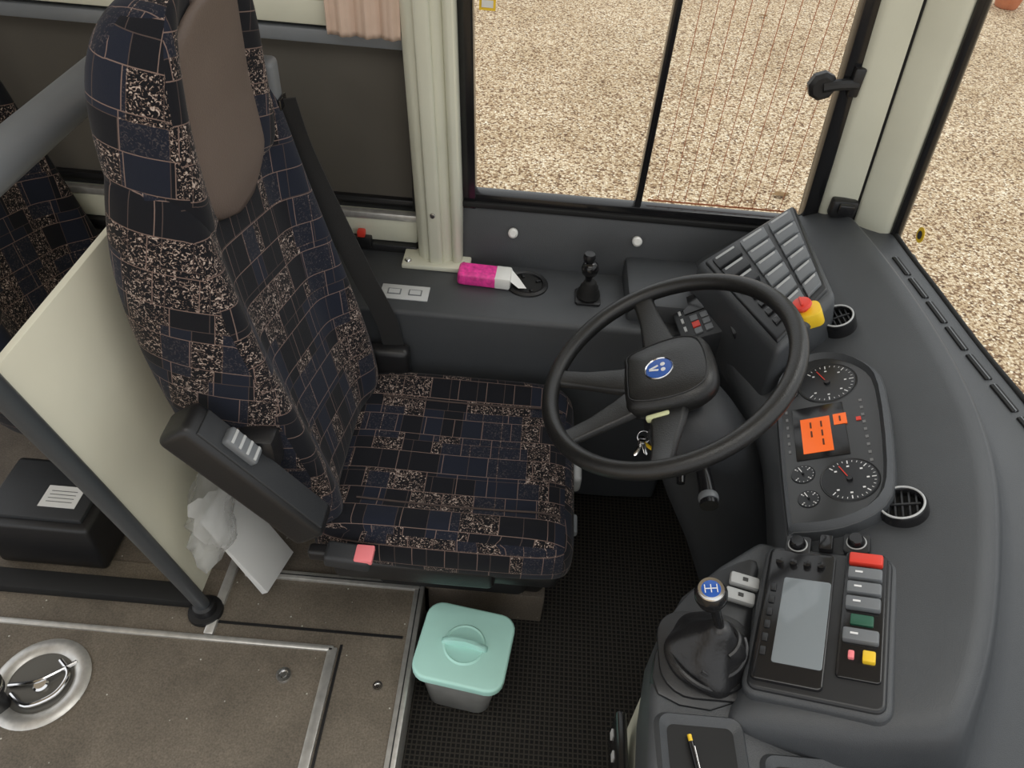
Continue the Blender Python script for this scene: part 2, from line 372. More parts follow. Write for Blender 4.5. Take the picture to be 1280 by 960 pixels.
lathe("pillar_screw",[(0,.004),(.005,.004),(.007,0)],CHROME,bp_,T(-.222,1.53,.80)@M.Rotation(math.radians(90),4,'X'),seg=14)

w2=empty("window_2")
box("blind_panel",(-1.25,1.652,1.10),(1.98,.012,.72),BLIND,w2,bevel=0)
box("blind_bottom_bar",(-1.20,1.64,.765),(1.86,.02,.02),BLK,w2,bevel=.003)
box("frame_bar",(-1.20,1.615,1.165),(1.86,.04,.03),GREYM,w2,bevel=.006)
box("frame_bar_top",(-1.20,1.60,1.215),(1.86,.03,.05),CREAM,w2,bevel=.006)
box("upper_blind",(-1.20,1.62,1.62),(1.86,.01,.76),BLIND,w2,bevel=0)
box("seal",(-.275,1.64,1.4),(.02,.03,1.3),RUB,w2,bevel=.003)
vs=[];fs=[];nx=60
for i in range(nx+1):
    x=-.436+.150*i/nx; y=1.555+.006*math.sin(i*.33)+.002*math.sin(i*.9)
    for j,z in enumerate((1.185,1.197,1.5,2.2)): vs.append((x,y+(.003 if j==0 else 0),z))
for i in range(nx):
    for j in range(3): fs.append((i*4+j,i*4+4+j,i*4+5+j,i*4+1+j))
cur=mk("curtain",vs,fs,BEIGE); sm=cur.modifiers.new("t","SOLIDIFY"); sm.thickness=.002

w1=empty("window_1")
box("frame_bottom",(.26,1.63,.805),(.86,.035,.035),BLKG,w1,bevel=.004)
box("frame_bottom_inner",(.26,1.612,.795),(.84,.02,.014),RUB,w1,bevel=.003)
hexa("frame_left",[(-.158,1.61,.78),(-.126,1.61,.78),(-.126,1.65,.78),(-.158,1.65,.78)],[(-.226,1.61,2.25),(-.190,1.61,2.25),(-.190,1.65,2.25),(-.226,1.65,2.25)],BLKG,w1)
box("divider",(.266,1.63,1.53),(.016,.03,1.44),BLKG,w1,bevel=.003)
hexa("frame_right",[(.666,1.61,.78),(.70,1.61,.78),(.70,1.65,.78),(.666,1.65,.78)],[(.555,1.61,2.25),(.60,1.61,2.25),(.60,1.65,2.25),(.555,1.65,2.25)],BLKG,w1)
mk("glass",[(-.14,1.64,.80),(.69,1.64,.80),(.59,1.64,2.25),(-.21,1.64,2.25)],[(0,1,2,3)],GLASS,w1)
vs=[];fs=[]
def addbox(vs,fs,c,s):
    b=len(vs); x,y,z=[q/2 for q in s]
    for a in(-1,1):
        for d in(-1,1):
            for e in(-1,1): vs.append((c[0]+a*x,c[1]+d*y,c[2]+e*z))
    for f in [(0,1,3,2),(4,6,7,5),(0,4,5,1),(2,3,7,6),(0,2,6,4),(1,5,7,3)]: fs.append(tuple(q+b for q in f))
for i in range(10):
    x=.315+i*.033
    h=1.40 if x<.58 else 1.40-(x-.58)*6
    addbox(vs,fs,(x,1.637,.83+h/2),(.0014,.001,h))
addbox(vs,fs,(.46,1.637,.832),(.34,.001,.004))
mk("heater_wires",vs,fs,WIRE,w1)
box("sticker",(-.118,1.634,1.246),(.034,.001,.026),YEL,w1,bevel=0)
box("sticker_center",(-.118,1.6325,1.246),(.024,.001,.014),WHITE,w1,bevel=0)
lathe("latch_knob",[(0,.03),(.022,.03),(.030,.022),(.030,.008),(.022,0)],BLK,w1,T(.598,1.625,1.150)@M.Rotation(math.radians(90),4,'X'),seg=8)
tube("latch_arm",[(.598,1.60,1.150),(.63,1.60,1.158),(.668,1.605,1.16)],.012,BLK,w1,seg=10)
box("latch_plate",(.664,1.605,1.165),(.022,.02,.06),BLK,w1,bevel=.004)

ap=empty("trim_3")
pillar("a_pillar_side",[(.700,1.612),(.712,1.598),(.775,1.585),(.775,1.67),(.700,1.67)],.80,2.25,-.092,CREAM,ap)
pillar("a_pillar_seam",[(.774,1.588),(.779,1.584),(.781,1.60),(.775,1.61)],.80,2.25,-.092,BLK,ap)
pillar("a_pillar_front",[(.779,1.583),(.83,1.548),(.850,1.545),(.868,1.56),(.868,1.64),(.779,1.66)],.80,2.25,-.092,CREAM,ap)
pillar("a_pillar_seal",[(.852,1.540),(.872,1.535),(.885,1.55),(.885,1.60),(.866,1.60)],.80,2.25,-.092,BLKG,ap)
hk=empty("pillar_clip")
box("clip_body",(.735,1.585,.885),(.06,.03,.045),BLK,hk,bevel=.008)
box("clip_hook",(.735,1.565,.892),(.035,.014,.024),BLKG,hk,bevel=.004)

B=[(.862,1.56),(.870,1.45),(.885,1.33),(.905,1.15),(.935,.98),(.975,.80),(1.01,.6),(1.035,.45),(1.05,.2),(1.055,-.3)]
w3=empty("windshield")
vs=[(x,y,.84) for x,y in B]+[(x-.13,y,2.25) for x,y in B]; k=len(B)
mk("glass",vs,[(i,i+1,i+1+k,i+k) for i in range(k-1)],GLASS,w3)
tube("lower_seal",[(x-.004,y,.852-(0.02 if y<.7 else 0)) for x,y in B],.006,RUB,w3)
lathe("round_sticker",[(0,.001),(.017,.001),(.017,0)],YEL,w3,T(.856,1.44,.915)@M.Rotation(math.radians(-90),4,'Y'),seg=24)
lathe("round_sticker_dot",[(.006,.0018),(.009,.0018),(.009,.001),(.006,.001)],LINE,w3,T(.855,1.44,.915)@M.Rotation(math.radians(-90),4,'Y'),seg=20)
prism("wall_front",[(x-.01,y) for x,y in B]+[(x+.02,y) for x,y in B[::-1]],-.02,.80,DASH2,bevel=0)
box("ceiling",(-.85,.25,2.28),(3.4,2.85,.05),CEIL,bevel=.01)  # unseen bus roof, added to block skylight from above

# ================================================================ DASHBOARD
db=empty("dashboard")
rows=[((.40,1.62,.70),(.60,1.62,.82),(.75,1.61,.87),(.862,1.63,.85),.03),
((.42,1.45,.70),(.62,1.47,.835),(.765,1.49,.882),(.868,1.49,.855),.03),
((.45,1.28,.70),(.65,1.30,.842),(.785,1.32,.890),(.884,1.33,.855),.035),
((.475,1.10,.705),(.665,1.11,.842),(.80,1.13,.892),(.908,1.15,.855),.04),
((.485,.95,.712),(.675,.95,.842),(.80,.96,.892),(.938,.98,.855),.045),
((.475,.80,.722),(.66,.80,.842),(.775,.80,.890),(.975,.80,.85),.05),
((.44,.70,.74),(.61,.66,.83),(.72,.64,.878),(1.01,.60,.84),.07),
((.39,.58,.745),(.555,.54,.815),(.66,.50,.868),(1.035,.45,.83),.11),
((.335,.46,.745),(.50,.41,.81),(.60,.41,.85),(1.04,.35,.82),.13),
((.318,.43,.735),(.485,.385,.79),(.59,.385,.82),(1.04,.32,.80),.10),
((.315,.42,.66),(.475,.375,.66),(.59,.37,.66),(1.04,.29,.66),.0)]
vs=[];nc=10
for L_,T_,R_,B_,dr in rows:
    L_,T_,R_,B_=map(V,(L_,T_,R_,B_))
    R2=R_.lerp(B_,.16 if dr<.06 else .10); R2.z=R_.z-dr*.85
    R3=R_.lerp(B_,.45); R3.z=R_.z-dr*1.05
    vs+= [V((L_.x+.20,L_.y,.05)),L_+V((.05,0,-.16)),L_+V((.006,0,-.03)),L_+V((.015,0,0)),T_,R_,R2,R3,B_,B_+V((.012,0,-.25))]
fs=[(r*nc+c,r*nc+c+1,(r+1)*nc+c+1,(r+1)*nc+c) for r in range(len(rows)-1) for c in range(nc-1)]
dash=mk("dash_shell",vs,fs,DASH,db,sub=2)
cl=dash.data.attributes.new("crease_edge","FLOAT","EDGE")
for e in dash.data.edges:
    a,b=e.vertices
    if a%nc==b%nc:
        if a%nc in(5,6): cl.data[e.index].value=.45
        if a%nc==8: cl.data[e.index].value=.85
bpy.context.view_layer.update()
dg=bpy.context.evaluated_depsgraph_get(); ev=dash.evaluated_get(dg); bvh=BVHTree.FromObject(ev,dg)
def snap(x,y):
    h=bvh.ray_cast(V((x,y,1.5)),V((0,0,-1)))
    return (h[0],h[1] if h[1].z>0 else -h[1]) if h[0] else (V((x,y,.84)),V((0,0,1)))
slots=[(.832,1.44),(.841,1.36),(.852,1.28),(.863,1.20),(.875,1.12),(.890,1.04),(.906,.96),(.924,.88),(.943,.80),(.960,.72)]
for i in range(len(slots)-1):
    a,b=slots[i],slots[i+1]; f=.84
    a=(a[0]-.006,a[1]); b=(b[0]-.006,b[1])
    pa,na=snap(*a); pb,nb=snap(a[0]+(b[0]-a[0])*f,a[1]+(b[1]-a[1])*f)
    d=(pb-pa).normalized(); w=d.cross(V((0,0,1))).normalized()*.0075; h=V((0,0,.0035))
    hexa("defrost_slot_%d"%(i+1),[pa-w-h*2,pa+w-h*2,pb+w-h*2,pb-w-h*2],[pa-w+h,pa+w+h,pb+w+h,pb-w+h],RUB,db,bevel=.002)
    w2_=w*.18; h2=h*1.25
    hexa("defrost_fin_%d"%(i+1),[pa-w2_-h,pa+w2_-h,pb+w2_-h,pb-w2_-h],[pa-w2_+h2,pa+w2_+h2,pb+w2_+h2,pb-w2_+h2],GREYS,db,bevel=.0005)

# --- left switch binnacle
TL,TR,BR,BL=(.600,1.535,.905),(.600,1.225,.905),(.500,1.120,.848),(.415,1.440,.800)
m,q=quadframe(TL,TR,BR,BL)
def grow(q,g):
    c=sum(q,V((0,0)))/len(q); return [p+(p-c).normalized()*g for p in q]
qg=grow(q,.026)
hi=[m@V((p.x,p.y,-.006)) for p in qg]
lo=[V((.40,1.48,.62)),V((.515,1.09,.62)),V((.69,1.17,.62)),V((.66,1.60,.62))]
hexa("switch_binnacle",lo,hi,DASH,db,bevel=.018,seg=4)
prism("switch_panel",[tuple(p) for p in grow(q,.004)],-.03,.000,BLKS,db,m,bevel=.006,seg=3)
D,C,Bq,A=q
def sw(n,u0,u1,v0,v1,mat,h=.009):
    P=[sweepquad(A,Bq,C,D,u,v) for u,v in((u0,v1),(u1,v1),(u1,v0),(u0,v0))]
    prism(n,[tuple(p) for p in P],-.002,h,mat,db,m,bevel=.0025)
for ci,(v0,v1) in enumerate(((.04,.30),(.35,.63),(.67,.95))):
    for r in range(6 if ci<2 else 3):
        u0=.05+r*.155
        sw("rocker_%d_%d"%(ci+1,r+1),u0,u0+.125,v0,v1,GREYS if ci<2 else DASH2)
        sw("rocker_edge_%d_%d"%(ci+1,r+1),u0+.01,u0+.035,v0+.03,v1-.03,GREYL,.0105)
for i in range(4): sw("key_%d"%(i+1),.56+i*.1,.62+i*.1,.70,.88,BLKG,.006)
def device(n,A_,B_,C_,D_,depth,mat):
    m2,q2=quadframe(A_,B_,C_,D_); prism(n,[tuple(p) for p in q2],-depth,0,mat,db,m2,bevel=.005); return m2,q2
m2,q2=device("control_display",(.440,1.440,.722),(.458,1.285,.729),(.372,1.286,.684),(.352,1.460,.675),.08,DASH2)
box("cd_screen",(-.038,.005,.001),(.06,.055,.004),BLKG,db,m2,bevel=.001)
for i in range(6):
    box("cd_key_%d"%(i+1),(.014+(i%3)*.023,.018-(i//3)*.024,.002),(.019,.017,.005),GREYS if i!=4 else RED,db,m2,bevel=.001)
for i in range(4): box("cd_mark_%d"%(i+1),(-.05+i*.03,-.032,.001),(.016,.006,.003),LABEL,db,m2,bevel=0)
m2,q2=device("black_display",(.507,1.399,.791),(.512,1.250,.793),(.455,1.232,.762),(.447,1.402,.756),.08,BLKS)
for i in range(3): box("bd_lens_%d"%(i+1),(-.045+i*.045,0,.001),(.036,.036,.004),BLKG,db,m2,bevel=.003)
es=empty("emergency_switch"); me_=frame((.556,1.182,.877),30,0)
prism("yellow_collar",rrect(.004,.010,.044,.044,.014),-.03,.004,YEL,es,me_,bevel=.003)
lathe("red_button",[(.010,.002),(.011,.010),(.017,.012),(.019,.016),(.017,.021),(.008,.024),(0,.024)],RED,es,me_,seg=28)
box("red_rib",(0,0,.025),(.026,.005,.005),RED,es,me_,bevel=.002)

def vent(o,slope,yaw,r=.034):
    mt=frame(o,slope,yaw)
    lathe("vent_ring",[(r*.86,-.03),(r*.86,.002),(r*.92,.005),(r*1.06,.005),(r*1.12,.0),(r*1.12,-.03)],BLKG,db,mt,seg=40)
    torus("vent_chrome",r*.98,.0018,LABEL,db,mt@T(0,0,.0055),seg=40,s2=8)
    lathe("vent_back",[(0,-.012),(r*.9,-.012),(r*.9,-.02),(0,-.02)],RUB,db,mt,seg=30)
    for i in range(-2,3):
        hw=math.sqrt(max(0,1-(i/3)**2))*r*.86
        box("vent_slat_%d"%(i+3),(0,i*r/3.2,-.005),(hw*2,.0035,.010),BLKS,db,mt,bevel=.001)
    box("vent_bar",(0,0,.0),(.004,r*1.6,.004),BLKS,db,mt,bevel=.001)
pv,nv_=snap(.645,1.205); vent(tuple(pv+V((-.006,0,.026))),28,-5,.030)
pv,nv_=snap(.632,.748); vent(tuple(pv+V((-.004,0,.012))),30,14,.033)

# --- instrument cluster
mc=frame((.572,.916,.800),30,8)
Sx=.95
def sc_(P): return [(x*.97,y*Sx) for x,y in P]
out=sc_([(-.10,-.095),(.19,-.093),(.205,-.08),(.205,.0),(.17,.07),(.09,.095),(-.10,.108),(-.175,.088),(-.225,.035),(-.232,-.03),(-.19,-.078)])
ins=sc_([(-.11,-.082),(.178,-.082),(.188,-.07),(.186,.0),(.155,.055),(.085,.078),(-.10,.090),(-.165,.072),(-.208,.025),(-.212,-.025),(-.175,-.068)])
def smooth2(P,k=3): return [tuple(p[:2]) for p in smooth_path([(x,y,0) for x,y in P],k,True)]
o2,i2=smooth2(out),smooth2(ins)
prism("cluster_body",o2,-.07,.006,DASH,db,mc,bevel=.004)
prism("cluster_face",i2,-.01,.0072,DIAL,db,mc,bevel=0)
k=len(o2); vs=[(*p,.003) for p in o2]+[(*((V(a)*.4+V(b)*.6)),.018) for a,b in zip(o2,i2)]+[(*p,.007) for p in i2]
mk("cluster_rim",vs,[(j*k+i,j*k+(i+1)%k,(j+1)*k+(i+1)%k,(j+1)*k+i) for j in range(2) for i in range(k)],DASH,db,mc,sharp=80)
def gauge(n,cx,cy,r,nt=24,a0=225,a1=-45):
    lathe(n+"_ring",[(r*1.0,0),(r*1.0,.001),(r*1.04,.0018),(r*1.07,0)],BLKS,db,mc@T(cx,cy,.007),seg=40)
    lathe(n+"_face",[(0,.0012),(r*.99,.0012),(r,0)],BLKS,db,mc@T(cx,cy,.007),seg=40)
    vs=[];fs=[]; zt=.0087
    for i in range(nt+1):
        a=math.radians(a0+(a1-a0)*i/nt); l=.16*r if i%4==0 else .08*r; w_=.0005 if i%4 else .0009
        d=V((math.cos(a),math.sin(a),0)); s=V((-d.y,d.x,0))*w_; b=len(vs)
        for p in (d*(r*.93)-s,d*(r*.93)+s,d*(r*.93-l)+s,d*(r*.93-l)-s): vs.append((cx+p.x,cy+p.y,zt))
        fs.append((b,b+1,b+2,b+3))
    for i in range(0,nt+1,4):
        a=math.radians(a0+(a1-a0)*i/nt); x=cx+math.cos(a)*r*.64;y=cy+math.sin(a)*r*.64; b=len(vs); w_=.0016 if r>.03 else .0008
        vs+=[(x-w_,y-w_*1.3,zt),(x+w_,y-w_*1.3,zt),(x+w_,y+w_*1.3,zt),(x-w_,y+w_*1.3,zt)]; fs.append((b,b+1,b+2,b+3))
    mk(n+"_ticks",vs,fs,TICK,db,mc)
    a=math.radians(a0-20); box(n+"_needle",(r*.35,0,.004),(r*.75,.0014,.001),RED if r>.03 else TICK,db,mc@T(cx,cy,.007)@M.Rotation(a,4,'Z'),bevel=0)
    lathe(n+"_cap",[(0,.006),(r*.10,.006),(r*.12,.001)],BLKG,db,mc@T(cx,cy,.007),seg=20)
gauge("speedometer",-.136,.008,.050); gauge("tachometer",.105,.020,.044)
gauge("fuel_gauge",.080,-.052,.019,12); gauge("temp_gauge",.135,-.047,.017,12); gauge("air_gauge",-.125,-.060,.015,12)
box("display_frame",(-.015,-.016,.0075),(.128,.088,.003),BLKG,db,mc,bevel=.001)
box("display_window",(-.006,-.022,.009),(.084,.050,.002),ORG,db,mc,bevel=0)
box("display_window_2",(-.036,.020,.009),(.026,.022,.002),ORG,db,mc,bevel=0)
for i in range(5): box("display_mark_%d"%(i+1),(-.03+(i%3)*.022,-.012-(i//3)*.018,.0105),(.014,.003,.001),ORGD,db,mc,bevel=0)
box("display_mark_6",(-.036,.020,.0105),(.012,.003,.001),ORGD,db,mc,bevel=0)
vs=[];fs=[]
for i in range(9): addbox(vs,fs,(-.075+i*.018,.058,.0078),(.006,.005,.001))
for i in range(6): addbox(vs,fs,(-.075+i*.02,-.070,.0078),(.007,.004,.001))
mk("warning_icons",vs,fs,DIM,db,mc)
box("warning_lamp",(-.03,.050,.0085),(.008,.008,.002),RED,db,mc,bevel=0)

# --- radio / switch column
mr=frame((.455,.556,.788),22,19)
prism("centre_surround",rrect(-.010,.016,.264,.190,.022),-.09,-.006,DASH,db,mr,bevel=.008,seg=3)
prism("centre_bezel",rrect(-.010,.016,.250,.174,.014),-.06,.0,BLKS,db,mr,bevel=.005,seg=3)
prism("radio_frame",rrect(-.010,-.020,.228,.094,.008),-.01,.006,BLKG,db,mr,bevel=.003)
prism("radio_screen",rrect(.002,-.009,.146,.066,.004),.0,.0075,SCR,db,mr,bevel=.0008)
for i in range(6): box("radio_key_%d"%(i+1),(-.050+i*.022,-.055,.007),(.013,.008,.003),BLKS,db,mr,bevel=.001)
for i in range(4): lathe("radio_knob_%d"%(i+1),[(.006,0),(.0055,.006),(0,.007)],BLKG,db,mr@T(-.098,-.052+i*.020,.006),seg=18)
ys=[(-.130,-.110,'R'),(-.103,-.083,'G'),(-.077,-.057,'G'),(-.051,-.031,'G'),(-.024,-.006,'N'),(.003,.023,'G'),(.031,.055,'Y')]
prism("switch_column",rrect(-.030,.068,.214,.056,.006),-.01,.004,BLKG,db,mr,bevel=.002)
for i,(a,b,t) in enumerate(ys):
    if t=='R': box("switch_red",((a+b)/2,.068,.008),(b-a,.046,.012),RED,db,mr,bevel=.003)
    elif t=='G':
        box("switch_grey_%d"%i,((a+b)/2,.068,.008),(b-a,.046,.012),GREYS,db,mr,bevel=.003)
        box("switch_mark_%d"%i,((a+b)/2,.060,.0145),(.003,.010,.0006),TICK,db,mr,bevel=0)
    elif t=='N': box("switch_green",((a+b)/2,.068,.005),(b-a,.030,.006),GRN,db,mr,bevel=.002)
    elif t=='Y':
        box("switch_yellow",((a+b)/2,.080,.007),(.017,.016,.010),YEL,db,mr,bevel=.002)
        box("switch_small_red",((a+b)/2,.058,.007),(.012,.008,.008),REDP,db,mr,bevel=.002)
def knob(o,slope,yaw,r=.015):
    mt=frame(o,slope,yaw)
    prism("knob_plate",rrect(0,0,r*2.9,r*2.9,.006),-.03,.003,BLKS,db,mt,bevel=.002)
    lathe("rotary_knob",[(r,.0),(r,.006),(r*.8,.014),(r*.7,.016),(0,.016)],BLKG,db,mt,seg=24)
    torus("rotary_ring",r*1.05,.0012,GREYL,db,mt@T(0,0,.004),seg=30,s2=8)
knob((.474,.698,.775),22,18,.013); knob((.552,.688,.808),26,18,.013)
mt=frame((.512,.693,.792),24,18); box("slim_switch",(0,0,.0),(.03,.02,.016),BLKG,db,mt,bevel=.003)

# --- console with gear lever
cs=[(.215,.05),(.222,.36),(.232,.46),(.250,.55),(.298,.63),(.365,.69),(.44,.745),(.56,.72),(.60,.45),(1.03,.33),(1.04,.05)]
prism("console_top",smooth2(cs[:8],1)+[cs[8],cs[9],cs[10]],.60,.718,DASH,db,bevel=.012,seg=3)
cs2=[(x+.012,y) for x,y in cs[:7]]+[(x,y-.01) for x,y in cs[7:]]
prism("console_cream_side",cs2,.0,.61,CREAM,db,bevel=.008)
box("console_switch_strip",(.222,.40,.50),(.016,.22,.10),BLKG,db,bevel=.004)
for i in range(6): box("strip_icon_%d"%(i+1),(.213,.32+i*.034,.50),(.002,.012,.018),LABEL,db,bevel=0)
box("console_corner_block",(.66,.24,.735),(.22,.16,.05),DASH,db,bevel=.012,rz=.1)
sp=[(.243,.465),(.255,.555),(.305,.630),(.372,.683),(.425,.700),(.405,.62),(.352,.462)]
prism("shifter_plate",smooth2(sp,3),.70,.722,BLKS,db,bevel=.003)
gl=empty("gear_lever",(.32,.53,.72))
def bw(a,j):
    f=[.02,.05,.07,.08,.09,.09,.07,.05,.03,.0][min(j,9)]
    return f*(math.sin(4*a+j*.55)+.5*math.sin(7*a-j*.35))
lathe("boot",[(.060,.720),(.064,.728),(.060,.738),(.056,.747),(.047,.757),(.040,.768),(.031,.779),(.024,.790),(.018,.801),(.012,.812)],BOOT,gl,T(.320,.528,0),seg=40,wav=bw,sub=1)
for i,(rr,zz) in enumerate(((.059,.737),(.046,.757),(.030,.779))):
    tube("boot_fold_%d"%(i+1),[(.320+rr*math.cos(a),.528+rr*math.sin(a),zz+.006*math.sin(2*a+i)) for a in [math.pi*(1.05+.09*j+.3*i) for j in range(9)]],.0045,BOOT,gl,seg=8)
prism("boot_collar",rrect(.320,.528,.145,.135,.045),.719,.727,BLK,gl,bevel=.003)
tube("shaft",[(.320,.528,.80),(.308,.533,.83),(.300,.538,.85)],.007,BLKG,gl)
km=T(.296,.5395,.850)@M.Rotation(math.radians(-14),4,'Y')
lathe("knob",[(.009,-.012),(.012,-.004),(.018,.004),(.022,.016),(.022,.026),(.018,.033),(.0165,.0335)],BLKG,gl,km,seg=32)
lathe("knob_chrome",[(.0160,.033),(.0180,.0335),(.0170,.0355),(.0155,.0352)],CHROME,gl,km,seg=32)
lathe("knob_badge",[(0,.0358),(.012,.0355),(.0160,.0342),(.0160,.032)],BLUE,gl,km,seg=32)
for dx,dy,sx,sy in((0,0,.016,.0012),(-.008,0,.0012,.012),(0,0,.0012,.012),(.008,0,.0012,.012)): box("shift_pattern",(dx,dy,.0362),(sx,sy,.0008),TICK,gl,km,bevel=0)
for i,(x,y) in enumerate(((.395,.655),(.383,.627))):
    box("console_switch_%d"%(i+1),(x,y,.727),(.046,.022,.014),GREYL,db,bevel=.004,rz=-.25)
    box("console_switch_mark_%d"%(i+1),(x,y,.735),(.008,.006,.001),LINE,db,bevel=0,rz=-.25)
def tray(n,cx,cy,w_,h_):
    o=rrect(cx,cy,w_,h_,.018); i_=rrect(cx,cy,w_-.022,h_-.022,.012); i3=rrect(cx,cy,w_-.034,h_-.034,.010); k=len(o)
    vs=[(*p,.717) for p in o]+[(*(V(a)*.5+V(b)*.5),.727) for a,b in zip(o,i_)]+[(*p,.7235) for p in i_]+[(*p,.7195) for p in i3]
    fs=[(j*k+i,j*k+(i+1)%k,(j+1)*k+(i+1)%k,(j+1)*k+i) for j in range(3) for i in range(k)]
    mk(n+"_rim",vs,fs,DASH,db,sharp=80); prism(n+"_floor",i3,.7185,.7198,RUB,db,bevel=0)
tray("tray_front",.297,.377,.125,.13); tray("tray_side",.437,.348,.13,.10)
pen=empty("pen",(.30,.36,.73)); tube("barrel",[(.282,.402,.724),(.292,.34,.724)],.004,BLKG,pen,sm=False); tube("pen_tip",[(.282,.402,.724),(.2807,.411,.724)],.003,YEL,pen,sm=False)
tube("pen_clip",[(.285,.395,.7285),(.289,.365,.7285)],.0012,CHROME,pen,sm=False)

# ================================================================ STEERING WHEEL
sw_=empty("steering_wheel",(.28,1.026,.832))
tau=math.radians(30)
e1=V((math.cos(tau),0,math.sin(tau))); e2=V((0,1,0)); nn=e1.cross(e2)
mw=M(((e1.x,e2.x,nn.x,.281),(e1.y,e2.y,nn.y,1.028),(e1.z,e2.z,nn.z,.833),(0,0,0,1)))
torus("rim",.235,.0165,LEA,sw_,mw,seg=96,s2=18)
for i,(a,w0) in enumerate(((98,.036),(163,.034),(207,.034),(262,.036))):
    a=math.radians(a); d=V((math.cos(a),math.sin(a),0)); s=V((-d.y,d.x,0))
    P=[]
    for t,wd,z in((.05,w0*1.2,-.028),(.11,w0*.95,-.026),(.17,w0*.68,-.018),(.215,w0*.62,-.008),(.236,w0*.85,0)):
        c=d*t; P+= [c-s*wd+V((0,0,z-.006)),c+s*wd+V((0,0,z-.006)),c+s*wd*.8+V((0,0,z+.008)),c-s*wd*.8+V((0,0,z+.008))]
    fs=[(r*4+j,r*4+(j+1)%4,r*4+4+(j+1)%4,r*4+4+j) for r in range(4) for j in range(4)]+[(3,2,1,0),(16,17,18,19)]
    mk("spoke_%d"%(i+1),P,fs,LEA,sw_,mw,bevel=.004,seg=2)
hub=[(-.085,.04),(-.075,.075),(.0,.088),(.055,.080),(.082,.045),(.085,-.045),(.055,-.082),(.0,-.088),(-.075,-.072),(-.087,-.03)]
hb=smooth2(hub,4)
def layer(s,z): return [(x*s,y*s,z) for x,y in hb]
k=len(hb); vs=layer(.80,-.055)+layer(1.0,-.035)+layer(1.0,-.018)+layer(.95,-.006)+layer(.80,.002)+layer(.4,.004)
fs=[(j*k+i,j*k+(i+1)%k,(j+1)*k+(i+1)%k,(j+1)*k+i) for j in range(5) for i in range(k)]+[tuple(range(k))[::-1],tuple(5*k+i for i in range(k))]
mk("hub_pad",vs,fs,LEA,sw_,mw,sharp=60)
tube("hub_seam",[(x*.86,y*.86,.0005) for x,y in hb[::3]],.0012,BLK,sw_,mw,closed=True,seg=6)
BM=mw@T(-.012,0,.003)
lathe("badge_ring",[(.024,0),(.0265,.003),(.028,.001),(.028,-.002)],CHROME,sw_,BM,seg=40)
lathe("badge",[(0,.0028),(.024,.002),(.025,0)],BLUE,sw_,BM,seg=40)
for i,(cx,cy,r) in enumerate(((.008,.007,.0045),(.008,-.007,.0045))): lathe("badge_dot_%d"%(i+1),[(0,.0012),(r,.0008),(r,0)],TICK,sw_,BM@T(cx,cy,.0024),seg=16)
for i,a in enumerate((-35,35)): box("badge_stroke_%d"%(i+1),(-.008,(.006 if a>0 else -.006),.003),(.018,.004,.001),TICK,sw_,BM@M.Rotation(math.radians(a*.5),4,'Z'),bevel=0)
box("hub_tag",(-.03,-.094,-.022),(.045,.012,.012),plastic("pale_yellow",(.65,.68,.40),.4),sw_,mw,bevel=.004)
def cq(n,st,mat,seg=20):
    vs=[];fs=[]
    for (c,rx,ry,ti) in st:
        for i in range(seg):
            a=2*math.pi*i/seg; ex=abs(math.cos(a))**.6*math.copysign(1,math.cos(a)); ey=abs(math.sin(a))**.6*math.copysign(1,math.sin(a))
            vs.append(V(c)+V((math.cos(ti),0,math.sin(ti)))*rx*ex+V((0,1,0))*ry*ey)
    for j in range(len(st)-1):
        for i in range(seg): fs.append((j*seg+i,j*seg+(i+1)%seg,(j+1)*seg+(i+1)%seg,(j+1)*seg+i))
    fs+=[tuple(range(seg))[::-1],tuple((len(st)-1)*seg+i for i in range(seg))]
    return mk(n,vs,fs,mat,db,sharp=60)
cq("column_shroud",[((.308,1.012,.775),.045,.05,.5),((.325,1.012,.750),.075,.085,.5),((.36,1.01,.70),.085,.095,.5),((.42,1.01,.60),.10,.105,.5),((.50,1.01,.46),.11,.11,.5),((.62,1.01,.20),.12,.12,.5)],DASH2)
tube("stalk_right",[(.365,.955,.70),(.370,.91,.69),(.373,.875,.685),(.374,.835,.682)],lambda t:.011+.006*t,BLKG,db)
lathe("stalk_ring",[(.017,0),(.0185,.004),(.0185,.010),(.017,.014)],GREYS,db,T(.374,.858,.684)@M.Rotation(math.radians(90),4,'X'),seg=20)
tube("stalk_lower",[(.335,.955,.69),(.332,.92,.68),(.33,.89,.672)],.008,BLKG,db)
tube("stalk_left",[(.36,1.09,.70),(.365,1.15,.70),(.37,1.20,.695)],lambda t:.008+.004*t,BLKG,db)
lathe("ignition_barrel",[(.014,0),(.016,.004),(.010,.006),(0,.006)],CHROME,db,T(.275,.97,.722)@M.Rotation(math.radians(-60),4,'Y'),seg=20)
ky=empty("key_ring",(.27,.965,.70))
torus("ring",.012,.0012,CHROME,ky,T(.258,.962,.712)@M.Rotation(1.0,4,'X'),seg=24,s2=6)
for i,a in enumerate((.3,1.2,-.5)):
    prism("key_%d"%(i+1),[(-.004,0),(.004,0),(.004,-.026),(0,-.030),(-.004,-.026)],0,.002,CHROME if i!=1 else YEL,ky,T(.256,.958,.706-.004*i)@M.Rotation(a,4,'Z')@M.Rotation(.4,4,'X'),bevel=.0005)
    lathe("key_head_%d"%(i+1),[(0,.003),(.008,.003),(.008,0)],CHROME,ky,T(.256,.958,.708-.004*i),seg=14)

